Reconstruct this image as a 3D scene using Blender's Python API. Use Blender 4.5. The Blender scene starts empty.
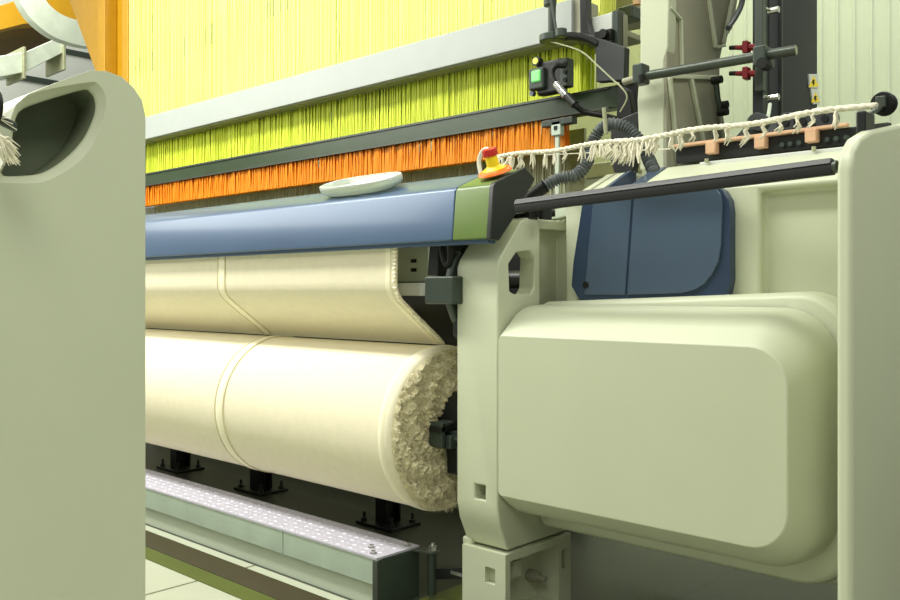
import bpy, bmesh, math, random
from mathutils import Vector, Matrix
R=random.Random(7)
col=bpy.context.scene.collection
H=1.15; FPX=871.0; HY=292.0
FW=(-0.682,0.7314); RT=(0.7314,0.682)
def P(px,py,X=None,Y=None,Z=None):
    "point of the place seen at a pixel of the survey photo, on the plane X=, Y= or Z="
    t=(px-450)/FPX; d=Vector((FW[0]+RT[0]*t,FW[1]+RT[1]*t,(HY-py)/FPX))
    if X is not None: s=X/d.x
    elif Y is not None: s=Y/d.y
    else: s=(Z-H)/d.z
    return Vector((d.x*s,d.y*s,H+d.z*s))
# ---------------------------------------------------------------- materials
def lin(c):
    return tuple(((v/255)/12.92 if v/255<=.04045 else ((v/255+.055)/1.055)**2.4) for v in c)+(1,)
def mat(name,c,rough=.5,metal=0,noise=0,nscale=8,bump=0,bscale=200,emit=0,coat=0,trans=0,alpha=1,spec=.5):
    m=bpy.data.materials.new(name); m.use_nodes=True; nt=m.node_tree; b=nt.nodes['Principled BSDF']
    b.inputs['Base Color'].default_value=lin(c); b.inputs['Roughness'].default_value=rough
    b.inputs['Metallic'].default_value=metal; b.inputs['Specular IOR Level'].default_value=spec
    if coat: b.inputs['Coat Weight'].default_value=coat; b.inputs['Coat Roughness'].default_value=.15
    if trans: b.inputs['Transmission Weight'].default_value=trans
    if emit: b.inputs['Emission Color'].default_value=lin(c); b.inputs['Emission Strength'].default_value=emit
    tc=nt.nodes.new('ShaderNodeTexCoord')
    if noise:
        n=nt.nodes.new('ShaderNodeTexNoise'); n.inputs['Scale'].default_value=nscale; n.inputs['Detail'].default_value=6
        nt.links.new(tc.outputs['Object'],n.inputs['Vector'])
        r=nt.nodes.new('ShaderNodeMapRange'); r.inputs[1].default_value=.3; r.inputs[2].default_value=.7
        r.inputs[3].default_value=1-noise; r.inputs[4].default_value=1+noise*.6
        nt.links.new(n.outputs[0],r.inputs[0])
        mx=nt.nodes.new('ShaderNodeVectorMath'); mx.operation='SCALE'; mx.inputs[0].default_value=lin(c)[:3]
        nt.links.new(r.outputs[0],mx.inputs[3]); nt.links.new(mx.outputs[0],b.inputs['Base Color'])
    if bump:
        n=nt.nodes.new('ShaderNodeTexNoise'); n.inputs['Scale'].default_value=bscale; n.inputs['Detail'].default_value=3
        nt.links.new(tc.outputs['Object'],n.inputs['Vector'])
        bp=nt.nodes.new('ShaderNodeBump'); bp.inputs['Strength'].default_value=bump; bp.inputs['Distance'].default_value=.002
        nt.links.new(n.outputs[0],bp.inputs['Height']); nt.links.new(bp.outputs[0],b.inputs['Normal'])
    return m
M=dict(
 body=mat('beige_paint',(196,200,173),.42,noise=.03,nscale=3,bump=.08,bscale=400),
 bodyd=mat('darker_beige',(152,150,128),.5,noise=.05,bump=.1,bscale=250),
 pocket=mat('shaded_opening',(100,108,84),.7,noise=.1),  # shade of the deep panel opening put into the colour
 blue=mat('blue_paint',(72,88,108),.26,noise=.06,nscale=5,coat=.2),
 blued=mat('dark_blue_paint',(44,60,84),.35,noise=.05),
 bluecov=mat('blue_cover_paint',(74,96,126),.36,metal=.2,noise=.04,nscale=2,coat=.3),
 green=mat('olive_reflection',(98,120,60),.3,noise=.05),
 cap=mat('black_cap',(34,38,34),.45,noise=.05),
 black=mat('black_steel',(24,26,25),.42,noise=.15),
 dark=mat('dark_green_steel',(54,64,56),.42,noise=.12),
 column=mat('black_powder',(44,48,48),.6,noise=.06),
 cloth=mat('cream_cloth',(238,229,202),.85,noise=.03,nscale=30,bump=.5,bscale=350,spec=.15),
 seam=mat('cream_hem',(250,242,214),.85,bump=.3,bscale=500,spec=.1),
 hemline=mat('hem_stitch_thread',(214,206,170),.9),  # darker cream thread of the hem stitching
 pile=mat('terry_pile',(220,210,176),.95,noise=.22,nscale=55,bump=.8,bscale=220,spec=.05),
 yarn=mat('white_yarn',(236,230,208),.9,noise=.15,nscale=60,bump=.8,bscale=150,spec=.1),
 galv=mat('galvanised_steel',(184,198,182),.42,metal=.2,noise=.12,nscale=7),
 tread=mat('tread_plate_metal',(200,196,210),.45,metal=.2,noise=.08,nscale=25),
 chrome=mat('bright_steel',(200,200,195),.25,metal=.9),
 white=mat('white_paint',(212,215,208),.4,noise=.03),
 grey=mat('grey_rubber',(92,98,98),.5,noise=.1,nscale=50),
 rail=mat('olive_black_rail',(52,68,44),.3,noise=.1),
 rod=mat('grey_rod_steel',(78,84,76),.38,metal=.4,noise=.08),
 orange=mat('orange_heddle',(255,172,28),.55,noise=.08,nscale=20),
 lowh=mat('grey_heddle',(164,166,132),.5,metal=.2,noise=.2,nscale=20),
 yellow=mat('yellow_harness',(238,246,84),.6,noise=.12,nscale=4),
 yellowp=mat('pale_yellow_harness',(252,255,162),.6,noise=.1,nscale=4),
 ochre=mat('ochre_steel',(186,138,14),.45,noise=.06),
 red=mat('red_plastic',(196,34,30),.35),
 dred=mat('dark_red_plastic',(122,22,28),.4),
 orangep=mat('orange_plastic',(250,118,10),.35),
 yel=mat('yellow_plastic',(252,222,20),.4),
 wood=mat('pale_wood',(214,172,136),.6,noise=.12,nscale=30),
 wallp=mat('pale_wall_panel',(196,204,184),.6,noise=.02),
 beamw=mat('white_beam_paint',(168,173,168),.45,noise=.03),
 duct=mat('galvanised_duct',(218,226,210),.35,metal=.3,noise=.12,nscale=6),
 brown=mat('brown_floor_reflection',(60,50,26),.35,noise=.1),
 olive=mat('olive_floor_band_and_reflection',(82,92,24),.35,noise=.12),
 glens=mat('green_lens',(130,230,130),.2,emit=.25),
 ylens=mat('yellow_lens',(220,220,90),.2,emit=.3),
 ink=mat('black_ink',(20,20,16),.55,spec=.3),
)
# translucent yarn curtains let some light through
for k in ('yellow','yellowp','orange'):
    nt=M[k].node_tree; b=nt.nodes['Principled BSDF']; o=nt.nodes['Material Output']
    tr=nt.nodes.new('ShaderNodeBsdfTranslucent'); mx=nt.nodes.new('ShaderNodeMixShader'); mx.inputs[0].default_value=.35
    tr.inputs['Color'].default_value=b.inputs['Base Color'].default_value
    nt.links.new(b.outputs[0],mx.inputs[1]); nt.links.new(tr.outputs[0],mx.inputs[2]); nt.links.new(mx.outputs[0],o.inputs[0])
# clear plastic
mp=mat('clear_plastic',(232,240,225),.15,trans=.45); M['clear']=mp
# floors with joints across the aisle
def floor_mat(name,c,rough,joint,noise,nscale):
    m=mat(name,c,rough,noise=noise,nscale=nscale); nt=m.node_tree; b=nt.nodes['Principled BSDF']
    src=b.inputs['Base Color'].links[0].from_socket
    tc=nt.nodes.new('ShaderNodeTexCoord'); sx=nt.nodes.new('ShaderNodeSeparateXYZ'); nt.links.new(tc.outputs['Object'],sx.inputs[0])
    a=nt.nodes.new('ShaderNodeMath'); a.operation='ADD'; a.inputs[1].default_value=3.1+15
    nt.links.new(sx.outputs[0],a.inputs[0])
    f=nt.nodes.new('ShaderNodeMath'); f.operation='PINGPONG'; f.inputs[1].default_value=.75; nt.links.new(a.outputs[0],f.inputs[0])
    l=nt.nodes.new('ShaderNodeMath'); l.operation='LESS_THAN'; l.inputs[1].default_value=.007; nt.links.new(f.outputs[0],l.inputs[0])
    mx=nt.nodes.new('ShaderNodeMix'); mx.data_type='RGBA'; mx.inputs[7].default_value=lin(joint)
    nt.links.new(l.outputs[0],mx.inputs[0]); nt.links.new(src,mx.inputs[6]); nt.links.new(mx.outputs[2],b.inputs['Base Color'])
    return m
M['aisle']=floor_mat('lit_aisle_floor',(186,190,168),.3,(104,102,80),.05,1.2)  # brightly lit front floor, put in as a paler colour
M['bay']=floor_mat('shaded_bay_floor',(54,58,47),.42,(44,47,38),.4,1.6)  # shade under the loom put into this darker floor colour
# ---------------------------------------------------------------- mesh helpers
origin={}
class MB:
    def __init__(s): s.v=[]; s.f=[]; s.mi=[]; s.cur=0
    def add(s,vs,fs):
        n=len(s.v); s.v+= [Vector(v) for v in vs]; s.f+=[[i+n for i in f] for f in fs]; s.mi+=[s.cur]*len(fs); return s
    def box(s,x0,x1,y0,y1,z0,z1):
        v=[(x,y,z) for x in(x0,x1) for y in(y0,y1) for z in(z0,z1)]
        return s.add(v,[(0,1,3,2),(4,6,7,5),(0,4,5,1),(2,3,7,6),(0,2,6,4),(1,5,7,3)])
    def obox(s,c,ax,ay,az):
        c=Vector(c);ax=Vector(ax);ay=Vector(ay);az=Vector(az)
        v=[c+ax*a+ay*b+az*d for a in(-1,1) for b in(-1,1) for d in(-1,1)]
        return s.add(v,[(0,1,3,2),(4,6,7,5),(0,4,5,1),(2,3,7,6),(0,2,6,4),(1,5,7,3)])
    def prism(s,pts,vec):
        pts=[Vector(p) for p in pts]; vec=Vector(vec); n=len(pts)
        return s.add(pts+[p+vec for p in pts],[list(range(n))[::-1],list(range(n,2*n))]+[(i,(i+1)%n,n+(i+1)%n,n+i) for i in range(n)])
    def tube(s,pts,r,n=10,caps=True):
        pts=[Vector(p) for p in pts]; rr=r if isinstance(r,(list,tuple)) else [r]*len(pts)
        rings=[]; up=None
        for i,p in enumerate(pts):
            d=(pts[min(i+1,len(pts)-1)]-pts[max(i-1,0)]).normalized()
            if up is None: up=Vector((0,0,1)) if abs(d.z)<.9 else Vector((1,0,0))
            a=(up-d*up.dot(d)).normalized(); up=a; b=d.cross(a)
            rings.append([p+(a*math.cos(2*math.pi*k/n)+b*math.sin(2*math.pi*k/n))*rr[i] for k in range(n)])
        vs=[v for g in rings for v in g]; fs=[]
        for i in range(len(pts)-1):
            for k in range(n): fs.append((i*n+k,i*n+(k+1)%n,(i+1)*n+(k+1)%n,(i+1)*n+k))
        if caps: fs.append(list(range(n))[::-1]); fs.append([(len(pts)-1)*n+k for k in range(n)])
        return s.add(vs,fs)
    def rings(s,rs,cap0=True,cap1=True):
        n=len(rs[0]); vs=[v for g in rs for v in g]; fs=[]
        for i in range(len(rs)-1):
            for k in range(n): fs.append((i*n+k,i*n+(k+1)%n,(i+1)*n+(k+1)%n,(i+1)*n+k))
        if cap0: fs.append(list(range(n))[::-1])
        if cap1: fs.append([(len(rs)-1)*n+k for k in range(n)])
        return s.add(vs,fs)
    def build(s,name,m,parent=None,bevel=0,seg=3,smooth=True,cuts=None,angle=35,weighted=False):
        off=origin.get(parent.name,Vector()) if parent else Vector()
        me=bpy.data.meshes.new(name); me.from_pydata([v-off for v in s.v],[],s.f)
        ms=m if isinstance(m,list) else [m]
        for q in ms: me.materials.append(M[q])
        for p,i in zip(me.polygons,s.mi): p.material_index=i
        bm=bmesh.new(); bm.from_mesh(me); bmesh.ops.recalc_face_normals(bm,faces=bm.faces); bm.to_mesh(me); bm.free()
        o=bpy.data.objects.new(name,me); col.objects.link(o)
        if cuts:
            for cuts in (cuts if isinstance(cuts,list) else [cuts]):
                mod=o.modifiers.new('c','BOOLEAN'); mod.operation='DIFFERENCE'; mod.solver='EXACT'
                cm=bpy.data.meshes.new('cut'); cm.from_pydata([v-off for v in cuts.v],[],cuts.f)
                bm=bmesh.new(); bm.from_mesh(cm); bmesh.ops.recalc_face_normals(bm,faces=bm.faces); bm.to_mesh(cm); bm.free()
                co=bpy.data.objects.new('cut',cm); col.objects.link(co); mod.object=co
                if len(ms)>1:
                    for q in ms: cm.materials.append(M[q])
                    for p,i in zip(cm.polygons,cuts.mi): p.material_index=i
                dg=bpy.context.evaluated_depsgraph_get(); dg.update()
                nm=bpy.data.meshes.new_from_object(o.evaluated_get(dg))
                o.modifiers.clear(); o.data=nm; nm.name=name; bpy.data.objects.remove(co)
            me=nm
        if weighted:
            for p in me.polygons: p.use_smooth=True
            me.set_sharp_from_angle(angle=math.radians(75)); wn=o.modifiers.new('w','WEIGHTED_NORMAL'); wn.keep_sharp=True; wn.weight=100; smooth=False
        if parent: o.parent=parent
        origin[o.name]=off
        if bevel:
            b=o.modifiers.new('b','BEVEL'); b.width=bevel; b.segments=seg; b.limit_method='ANGLE'; b.angle_limit=math.radians(40); b.harden_normals=True
            smooth=True
            for p in me.polygons: p.use_smooth=True
        elif smooth:
            for p in me.polygons: p.use_smooth=True
            me.set_sharp_from_angle(angle=math.radians(angle))
        return o
def tag(o,label,cat,group=None,kind=None):
    o['label']=label; o['category']=cat
    if group: o['group']=group
    if kind: o['kind']=kind
    return o
def thing(name,loc,label,cat,group=None):
    o=bpy.data.objects.new(name,None); col.objects.link(o); o.location=loc; o.empty_display_size=.05
    origin[o.name]=Vector(loc); return tag(o,label,cat,group)
def struct(mb,name,m,**k):
    o=mb.build(name,m,**k); o['kind']='structure'; return o
def copy_tree(o,loc,label=None):
    c=o.copy(); col.objects.link(c); c.location=loc
    if label: c['label']=label
    for ch in o.children:
        d=ch.copy(); col.objects.link(d); d.parent=c
        for g in ch.children:
            e=g.copy(); col.objects.link(e); e.parent=d
    return c
def cyl(p0,p1,r,n=20,mb=None): return (mb or MB()).tube([p0,p1],r,n)
def rrect(x0,x1,z0,z1,r,Y,n=6):
    "rounded rectangle ring in a Y plane; r = radii of (lower left, lower right, upper right, upper left)"
    out=[]
    for (cx,cz,a0,q) in ((x0,z0,180,0),(x1,z0,270,1),(x1,z1,0,2),(x0,z1,90,3)):
        rr=r[q]; mx=cx+rr*(1 if cx==x0 else -1); mz=cz+rr*(1 if cz==z0 else -1)
        for k in range(n+1):
            a=math.radians(a0+90*k/n); out.append(Vector((mx+rr*math.cos(a),Y,mz+rr*math.sin(a))))
    return out
def smoothpts(pts,n=6):
    "Catmull-Rom through points"
    pts=[Vector(p) for p in pts]; q=[pts[0]*2-pts[1]]+pts+[pts[-1]*2-pts[-2]]; out=[]
    for i in range(1,len(q)-2):
        for k in range(n):
            t=k/n; a,b,c,d=q[i-1:i+3]
            out.append(.5*((2*b)+(c-a)*t+(2*a-5*b+4*c-d)*t*t+(-a+3*b-3*c+d)*t**3))
    return out+[pts[-1]]
# ---------------------------------------------------------------- setting
XL=-6.7
struct(MB().box(-22,5,-3,2.12,-.1,0),'floor',  'aisle')
struct(MB().box(-22,5,2.12,9,-.1,0),'floor','bay')
struct(MB().box(-9,1,1.94,2.07,-.002,.003),'floor_reflection_1','brown')  # brown strip: loom reflection on the floor put in as colour
struct(MB().box(-9,1,1.85,1.935,-.002,.003),'floor_reflection_2','olive')  # olive strip, likewise a coloured-in floor reflection
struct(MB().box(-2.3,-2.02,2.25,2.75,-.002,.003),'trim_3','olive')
w=MB(); x=-9.0; pr=[(x,6.5)]
while x<4:
    pr+=[(x+.075,6.5),(x+.083,6.492),(x+.097,6.492),(x+.105,6.5)]; x+=.115
pr=[Vector((a,b,0)) for a,b in pr]+[Vector((x,6.7,0)),Vector((-9,6.7,0))]
w.prism(pr,(0,0,8)); struct(w,'wall_back','wallp')
w=MB().box(-18.4,-18.2,-3,9,0,9); struct(w,'wall_left','white')
w=MB()
for z in (3.6,4.6,5.4,6.1): w.box(-18.2,-18.14,-3,9,z,z+.1)
struct(w,'trim_4','dark')
# ---------------------------------------------------------------- cloth roll
RC=Vector((-2.34,2.46,.623)); RR=.316
t=thing('cloth_roll',(-4.5,2.46,.307),'thick wound roll of cream terry cloth with a fluffy cut end, below the hanging cloth','cloth roll')
mb=MB(); N=96
EX=.045
def ring(x,r,n=N):
    x=x+EX if x>-3 else x
    return [Vector((x,RC.y+r*math.cos(2*math.pi*k/n),RC.z+r*math.sin(2*math.pi*k/n))) for k in range(n)]
mb.rings([ring(XL,RR),ring(-5,RR),ring(-2.40,RR),ring(-2.365,RR*1.004),ring(-2.348,RR*.99),ring(-2.344,RR*.965)],cap1=False)
mb.build('wound_cloth','cloth',t,angle=60)
for x in (-3.41,):
    mb=MB(); mb.rings([ring(x-.03,RR-.001),ring(x-.024,RR+.004),ring(x+.024,RR+.004),ring(x+.03,RR-.001)],False,False); mb.build('hem_band','seam',t,angle=60)
    mb=MB()
    for q in(-.034,.031): mb.rings([ring(x+q,RR-.001),ring(x+q,RR+.0055),ring(x+q+.004,RR+.0055),ring(x+q+.004,RR-.001)],False,False)
    mb.build('hem_stitching','hemline',t)
mb=MB(); mb.rings([ring(-2.405,RR-.001),ring(-2.40,RR+.004),ring(-2.38,RR+.005),ring(-2.372,RR-.001)],False,False); mb.build('edge_band','seam',t,angle=60)
mb=MB(); rs=[]; nr=26
for i in range(nr):
    r=RR*.965-(RR*.965-.085)*i/(nr-1); g=[]
    for k in range(N*2):
        a=2*math.pi*k/(N*2); lump=.012*math.sin(a*7+r*60)+.008*math.sin(a*19-r*130)
        jr=r+(R.uniform(-.004,.004) if 0<i else 0); xx=-2.344+EX+(0 if i==0 else .012+lump*.6+R.uniform(-.006,.008))
        g.append(Vector((xx,RC.y+jr*math.cos(a),RC.z+jr*math.sin(a))))
    rs.append(g)
mb.rings(rs,False,False)
for q in range(5200):
    a=R.uniform(0,2*math.pi); r=math.sqrt(R.uniform(.1**2,(RR*.975)**2)); y=RC.y+r*math.cos(a); z=RC.z+r*math.sin(a)
    p=Vector((-2.335+EX,y,z)); d=Vector((R.uniform(.2,1),R.uniform(-1,1),R.uniform(-1.3,.8))).normalized()*R.uniform(.008,.02); wv=Vector((0,R.uniform(-1,1),R.uniform(-1,1))).normalized()*.0016
    mb.add([p-wv,p+wv,p+d*.6+wv+Vector((0,0,-.001)),p+d+Vector((.0,0,-.004)),p+d*.6-wv],[(0,1,2,3,4)])
for q in range(260):
    a=math.radians(R.uniform(225,320)); p=Vector((-2.345+EX+R.uniform(-.01,.01),RC.y+RR*.97*math.cos(a),RC.z+RR*.97*math.sin(a))); l=R.uniform(.006,.02)
    mb.add([p+Vector((0,-.001,0)),p+Vector((0,.001,0)),p+Vector((.004,R.uniform(-.005,.005),-l))],[(0,1,2)])
mb.build('pile_end','pile',t,smooth=False)
# roll spindle held by the frame
t=thing('roll_spindle',(-2.2,2.52,.5),'black steel spindle and clamp holding the fluffy end of the cloth roll','spindle')
cyl((-2.37,2.535,.665),(-2.10,2.535,.665),.105,36).build('hub','black',t)
MB().obox((-2.25,2.46,.665),(.03,0,0),(0,.09,.012),(0,0,.005)).build('clamp_bar','rod',t,bevel=.002)
MB().obox((-2.25,2.45,.650),(.03,0,0),(0,.09,.012),(0,0,.012)).build('clamp_channel','black',t,bevel=.003)
MB().box(-2.29,-2.22,2.365,2.385,.57,.665).build('clamp_plate','dark',t,bevel=.004)
MB().box(-2.28,-2.2,2.39,2.45,.565,.615).build('clamp_block','dark',t,bevel=.006)
MB().box(-2.27,-2.21,2.44,2.48,.46,.60).build('lever','black',t,bevel=.01)
cyl((-2.2,2.42,.60),(-2.185,2.42,.60),.011,12).build('bolt','rod',t)
MB().box(-2.27,-2.10,2.42,2.60,.60,.63).build('arm','dark',t,bevel=.006)
t.location.y-=.028
# ---------------------------------------------------------------- hanging cloth
t=thing('cloth_sheet',(-4.5,2.3,.94),'cream cloth hanging from under the blue cover and bending back onto the roll','cloth')
prof=[(2.225,1.42),(2.223,1.30),(2.22,1.19),(2.222,1.165),(2.23,1.145),(2.25,1.12),(2.33,1.06),(2.45,.973),(2.475,.951),(2.475,.944)]
def sheet(x0,x1,o,name,m,par):
    mb=MB(); n=len(prof); out=[]
    nor=[]
    for i,(y,z) in enumerate(prof):
        a=prof[max(i-1,0)]; b=prof[min(i+1,n-1)]; d=Vector((0,b[0]-a[0],b[1]-a[1])).normalized(); nor.append(Vector((0,d.z,-d.y)))
    A=[];B=[]
    for (y,z),q in zip(prof,nor): A.append((y+q.y*o,z+q.z*o)); B.append((y-q.y*.004,z-q.z*.004))
    pts=[Vector((x0,a,b)) for a,b in A]+[Vector((x0,a,b)) for a,b in B[::-1]]
    mb.prism(pts,(x1-x0,0,0)); return mb.build(name,m,par,angle=50)
sheet(XL,-2.34,0,'woven_web','cloth',t)
sheet(-3.535,-3.49,.003,'hem_band','seam',t)
sheet(-3.545,-3.54,.004,'hem_stitching','hemline',t); sheet(-3.485,-3.48,.004,'hem_stitching','hemline',t)
sheet(-2.40,-2.375,.003,'edge_band','seam',t)
mb=MB()
for i in range(len(prof)-2):
    (a,b),(c,d)=prof[i],prof[i+1]; L=math.hypot(c-a,d-b); k=max(1,int(L/.014))
    for q in range(k):
        y=a+(c-a)*q/k; z=b+(d-b)*q/k
        mb.tube([(-2.352+R.uniform(-.004,.004),y-.006,z),(-2.335+R.uniform(-.004,.006),y-.012,z-.002)],R.uniform(.004,.006),5)
mb.build('tuft_edge','seam',t)
# ---------------------------------------------------------------- interior of the loom behind the cloth
t=thing('added_cross_beam',(-4.3,2.75,.66),'dark steel beam behind the cream cloth, an added stand-in for the shaded loom interior','beam')
MB().box(XL,-2.1,2.80,2.98,.66,1.36).build('web_plate','black',t,bevel=.01)  # added black plate stands in for the shaded loom interior
cyl((XL,2.70,1.2),(-2.1,2.70,1.2),.035,16).build('tie_rod','black',t)
tb=thing('beam_post',(-3.17,2.95,0),'bolted black steel post on a base plate, nearest the fluffy end of the roll','post','bolted posts under the loom')
MB().box(-3.21,-3.13,2.90,2.912,.012,.66).box(-3.21,-3.13,2.988,3.0,.012,.66).box(-3.178,-3.162,2.912,2.988,.012,.66).build('post_section','black',tb,bevel=.002)
MB().box(-3.30,-3.04,2.85,3.05,0,.014).build('base_plate','black',tb,bevel=.003)
for a in(-3.27,-3.07):
    for b in(2.88,3.02): cyl((a,b,.01),(a,b,.06),.008,8,cyl((a,b,.012),(a,b,.028),.016,6)).build('anchor_bolt','dark',tb)
copy_tree(tb,(-4.25,2.95,0),'bolted black steel post on a base plate, the middle one under the roll')
copy_tree(tb,(-5.15,2.95,0),'bolted black steel post on a base plate, farthest left beside the pale panel')
# ---------------------------------------------------------------- step
SX=-2.335; SZ=.19
t=thing('step_platform',(-4.4,2.23,0),'long galvanised step with a dotted tread plate on the floor below the roll','step')
mb=MB().box(XL,SX,2.115,2.335,SZ-.008,SZ)
x=SX-.06; row=0
while x>XL:
    for k in range(6):
        y=2.137+k*.036; xx=x+(.018 if k%2 else 0); s=1 if (k+row)%2 else -1
        c=Vector((xx,y,SZ)); a=Vector((.009,.004*s,0)); b=Vector((-.002*s,.004,0))
        mb.add([c-a-b,c+a-b,c+a+b,c-a+b,c-a*.6-b*.5+Vector((0,0,.0017)),c+a*.6-b*.5+Vector((0,0,.0017)),c+a*.6+b*.5+Vector((0,0,.0017)),c-a*.6+b*.5+Vector((0,0,.0017))],
               [(0,1,5,4),(1,2,6,5),(2,3,7,6),(3,0,4,7),(4,5,6,7)])
    x-=.036; row+=1
mb.build('tread_plate','tread',t,smooth=False)
MB().box(XL,-2.903,2.118,2.128,.088,SZ-.008).box(-2.899,SX,2.118,2.128,.088,SZ-.008).build('front_plate','galv',t,bevel=.002)
MB().box(XL,SX-.01,2.135,2.32,0,.10).build('plinth','wallp',t)
MB().box(SX-.008,SX+.002,2.122,2.333,.0,SZ-.012).build('end_plate','dark',t,bevel=.003)
MB().box(SX-.02,SX+.006,2.113,2.122,.0,SZ-.01).build('corner_strip','rod',t,bevel=.002)
for a,b in ((SX-.05,2.145),(SX-.11,2.19),(SX-.03,2.30)): cyl((a,b,SZ),(a,b,SZ+.012),.009,6,cyl((a,b,SZ-.0),(a,b,SZ+.003),.014,12)).build('bolt','chrome',t)
MB().prism([(SX+.002,2.29,SZ-.014),(SX+.085,2.31,SZ-.014),(SX+.1,2.34,SZ-.014),(SX+.085,2.365,SZ-.014),(SX+.002,2.345,SZ-.014)],(0,0,.009)).build('hinge_tab','rod',t,bevel=.002)
cyl((SX+.065,2.335,.02),(SX+.065,2.335,SZ-.014),.018,12).build('hinge_post','dark',t)
cyl((SX+.07,2.335,SZ-.006),(SX+.07,2.335,SZ+.012),.017,6,cyl((SX+.07,2.335,SZ),(SX+.07,2.335,SZ+.022),.008,10)).build('hinge_nut','chrome',t)
MB().obox((SX+.19,2.345,.125),(.12,.0,.03),(0,.008,0),(-.001,0,.02)).build('link_bar','black',t,bevel=.003)
MB().box(SX+.16,SX+.22,2.334,2.337,.118,.13).build('link_slot','chrome',t)
# ---------------------------------------------------------------- side frame
FX=-1.88; FL=-2.066
t=thing('loom_side_frame',(-1.96,2.45,.265),'tall beige cast upright with a six-sided hole, standing between the roll and the rounded cover','machine frame')
outl=[(2.305,.268),(2.262,.36),(2.25,.42),(2.25,1.235),(2.262,1.262),(2.375,1.395),(2.41,1.41),(2.72,1.41),(2.72,.268)]
hole=[P(a,b,X=FX) for a,b in ((509,264),(517,252),(530.5,251),(535,258),(534,288),(530.5,294),(515,294.5),(510,291))]
cut=MB().prism([Vector((-2.2,p.y,p.z)) for p in hole],(.5,0,0))
cut.box(FX-.05,FX+.1,2.487,2.655,.9,1.375)
cut2=MB().box(-2.3,-1.95,2.33,2.66,1.02,1.36)
a=P(474.5,484,Y=2.25); b=P(485,501,Y=2.25); cut.box(a.x,b.x,2.2,2.33,b.z,a.z)
MB().prism([Vector((FL,y,z)) for y,z in outl],(FX-FL,0,0)).build('upright','body',t,bevel=.013,seg=4,cuts=[cut,cut2])
# black edge trim left of the upright
MB().prism([Vector((FL-.03,y,z)) for y,z in ((2.28,.98),(2.262,1.0),(2.262,1.25),(2.38,1.40),(2.42,1.40),(2.30,1.24),(2.30,.98))],(.028,0,0)).build('edge_trim','black',t,bevel=.004)
t=thing('frame_foot',(-1.94,2.45,0),'beige cast foot bracket with slots and bolts on the floor under the tall upright','foot')
fx0,fx1=-2.062,-1.866
cut=MB().box(fx1-.10,fx1+.1,2.30,2.58,.03,.235)
a=P(486,566,Y=2.28); b=P(496,585,Y=2.28); cut.box(a.x,b.x,2.2,2.42,b.z,a.z)
cut.box(fx1-.2,fx1+.1,2.60,2.63,.14,.21)
MB().box(fx0,fx1,2.275,2.655,0,.262).build('bracket','body',t,bevel=.014,cuts=cut)
MB().box(fx0-.015,fx0+.03,2.29,2.35,.255,.285).build('lug','body',t,bevel=.008)
for y,z in ((2.325,.07),(2.53,.115),(2.33,.215)): cyl((fx1-.1,y,z),(fx1-.055 if z<.2 else fx1-.06,y,z),.022,16,cyl((fx1-.06,y,z),(fx1-.02,y,z),.011,10)).build('bolt','bodyd',t)
# ---------------------------------------------------------------- motor cover
t=thing('motor_cover',(-1.4,2.5,.33),'large rounded beige cover bulging out beside the tall upright, rounded right end','machine cover')
mb=MB(); q=[]
def rr_(x0,x1,z0,z1,Y,r): q.append(rrect(x0,x1,z0,z1,(.014,r,r,.014),Y,8))
rr_(-1.876,-.905,.470,1.000,2.250,.105)
rr_(-1.877,-.898,.464,1.006,2.255,.11)
rr_(-1.870,-.877,.425,1.050,2.300,.135)
rr_(-1.872,-.862,.402,1.078,2.335,.145)
rr_(-1.872,-.852,.391,1.094,2.370,.15)
rr_(-1.872,-.848,.387,1.103,2.410,.15)
rr_(-1.872,-.847,.386,1.106,2.470,.15)
mb.rings(q,True,False); mb.build('front_shell','body',t,weighted=True)
mb=MB(); q=[]
rr_(-1.872,-.86,.40,1.095,2.465,.15); rr_(-1.872,-.858,.395,1.10,2.478,.15)
rr_(-1.872,-.82,.335,1.130,2.480,.16); rr_(-1.872,-.806,.322,1.145,2.492,.165); rr_(-1.872,-.80,.317,1.15,2.51,.17); rr_(-1.872,-.80,.317,1.152,2.60,.17)
for g in q:
    for v in g:
        if v.z>1.0: v.z-=.034*min(1,max(0,(-1.22-v.x)/.45))
mb.rings(q,True,True); mb.build('rear_shell','body',t,weighted=True)
a=P(838,498,X=-.78); cyl((-.805,2.56,.62),(-.785,2.56,.62),.02,16).build('plug','black',t)
# ---------------------------------------------------------------- housing
t=thing('drive_housing',(-1.3,2.85,.5),'broad beige machine housing with a sloping top behind the rounded cover','machine housing')
prof2=[(2.60,.30),(2.56,.45),(2.56,1.470),(2.565,1.482),(2.82,1.597),(2.85,1.602),(3.1,1.602),(3.1,.30)]
a=P(760,250,Y=2.56); cut=MB().box(a.x,-.70,2.4,2.60,.9,1.455)
lx=-1.57
MB().prism([Vector((lx,y,z)) for y,z in prof2],(-.745-lx,0,0)).build('main_casing','body',t,bevel=.012,cuts=cut)
l0=-1.825
MB().prism([Vector((l0,y,z-(.002 if z>1.4 else 0))) for y,z in prof2],(.095,0,0)).build('left_casing','body',t,bevel=.012)
prof3=[(y,z-(.045 if z>1.4 else 0)) for y,z in prof2]
x1_=l0+.095
MB().prism([Vector((x1_,y,z)) for y,z in prof3],(lx-x1_,0,0)).build('cable_tray','blued',t,bevel=.006)
ck=((2.558,1.40),(2.558,1.474),(2.82,1.600),(2.86,1.600),(2.86,1.50))
MB().prism([Vector((x1_,y,z)) for y,z in ck],(.018,0,0)).build('tray_cheek','blue',t,bevel=.003)
MB().prism([Vector((lx-.05,y,z)) for y,z in ck],(.05,0,0)).build('tray_cheek','blue',t,bevel=.003)
MB().prism([Vector((x1_+.018,y,z)) for y,z in ((2.558,1.40),(2.558,1.474),(2.60,1.492),(2.60,1.40))],(lx-.068-x1_,0,0)).build('tray_lip','blue',t,bevel=.003)
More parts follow.
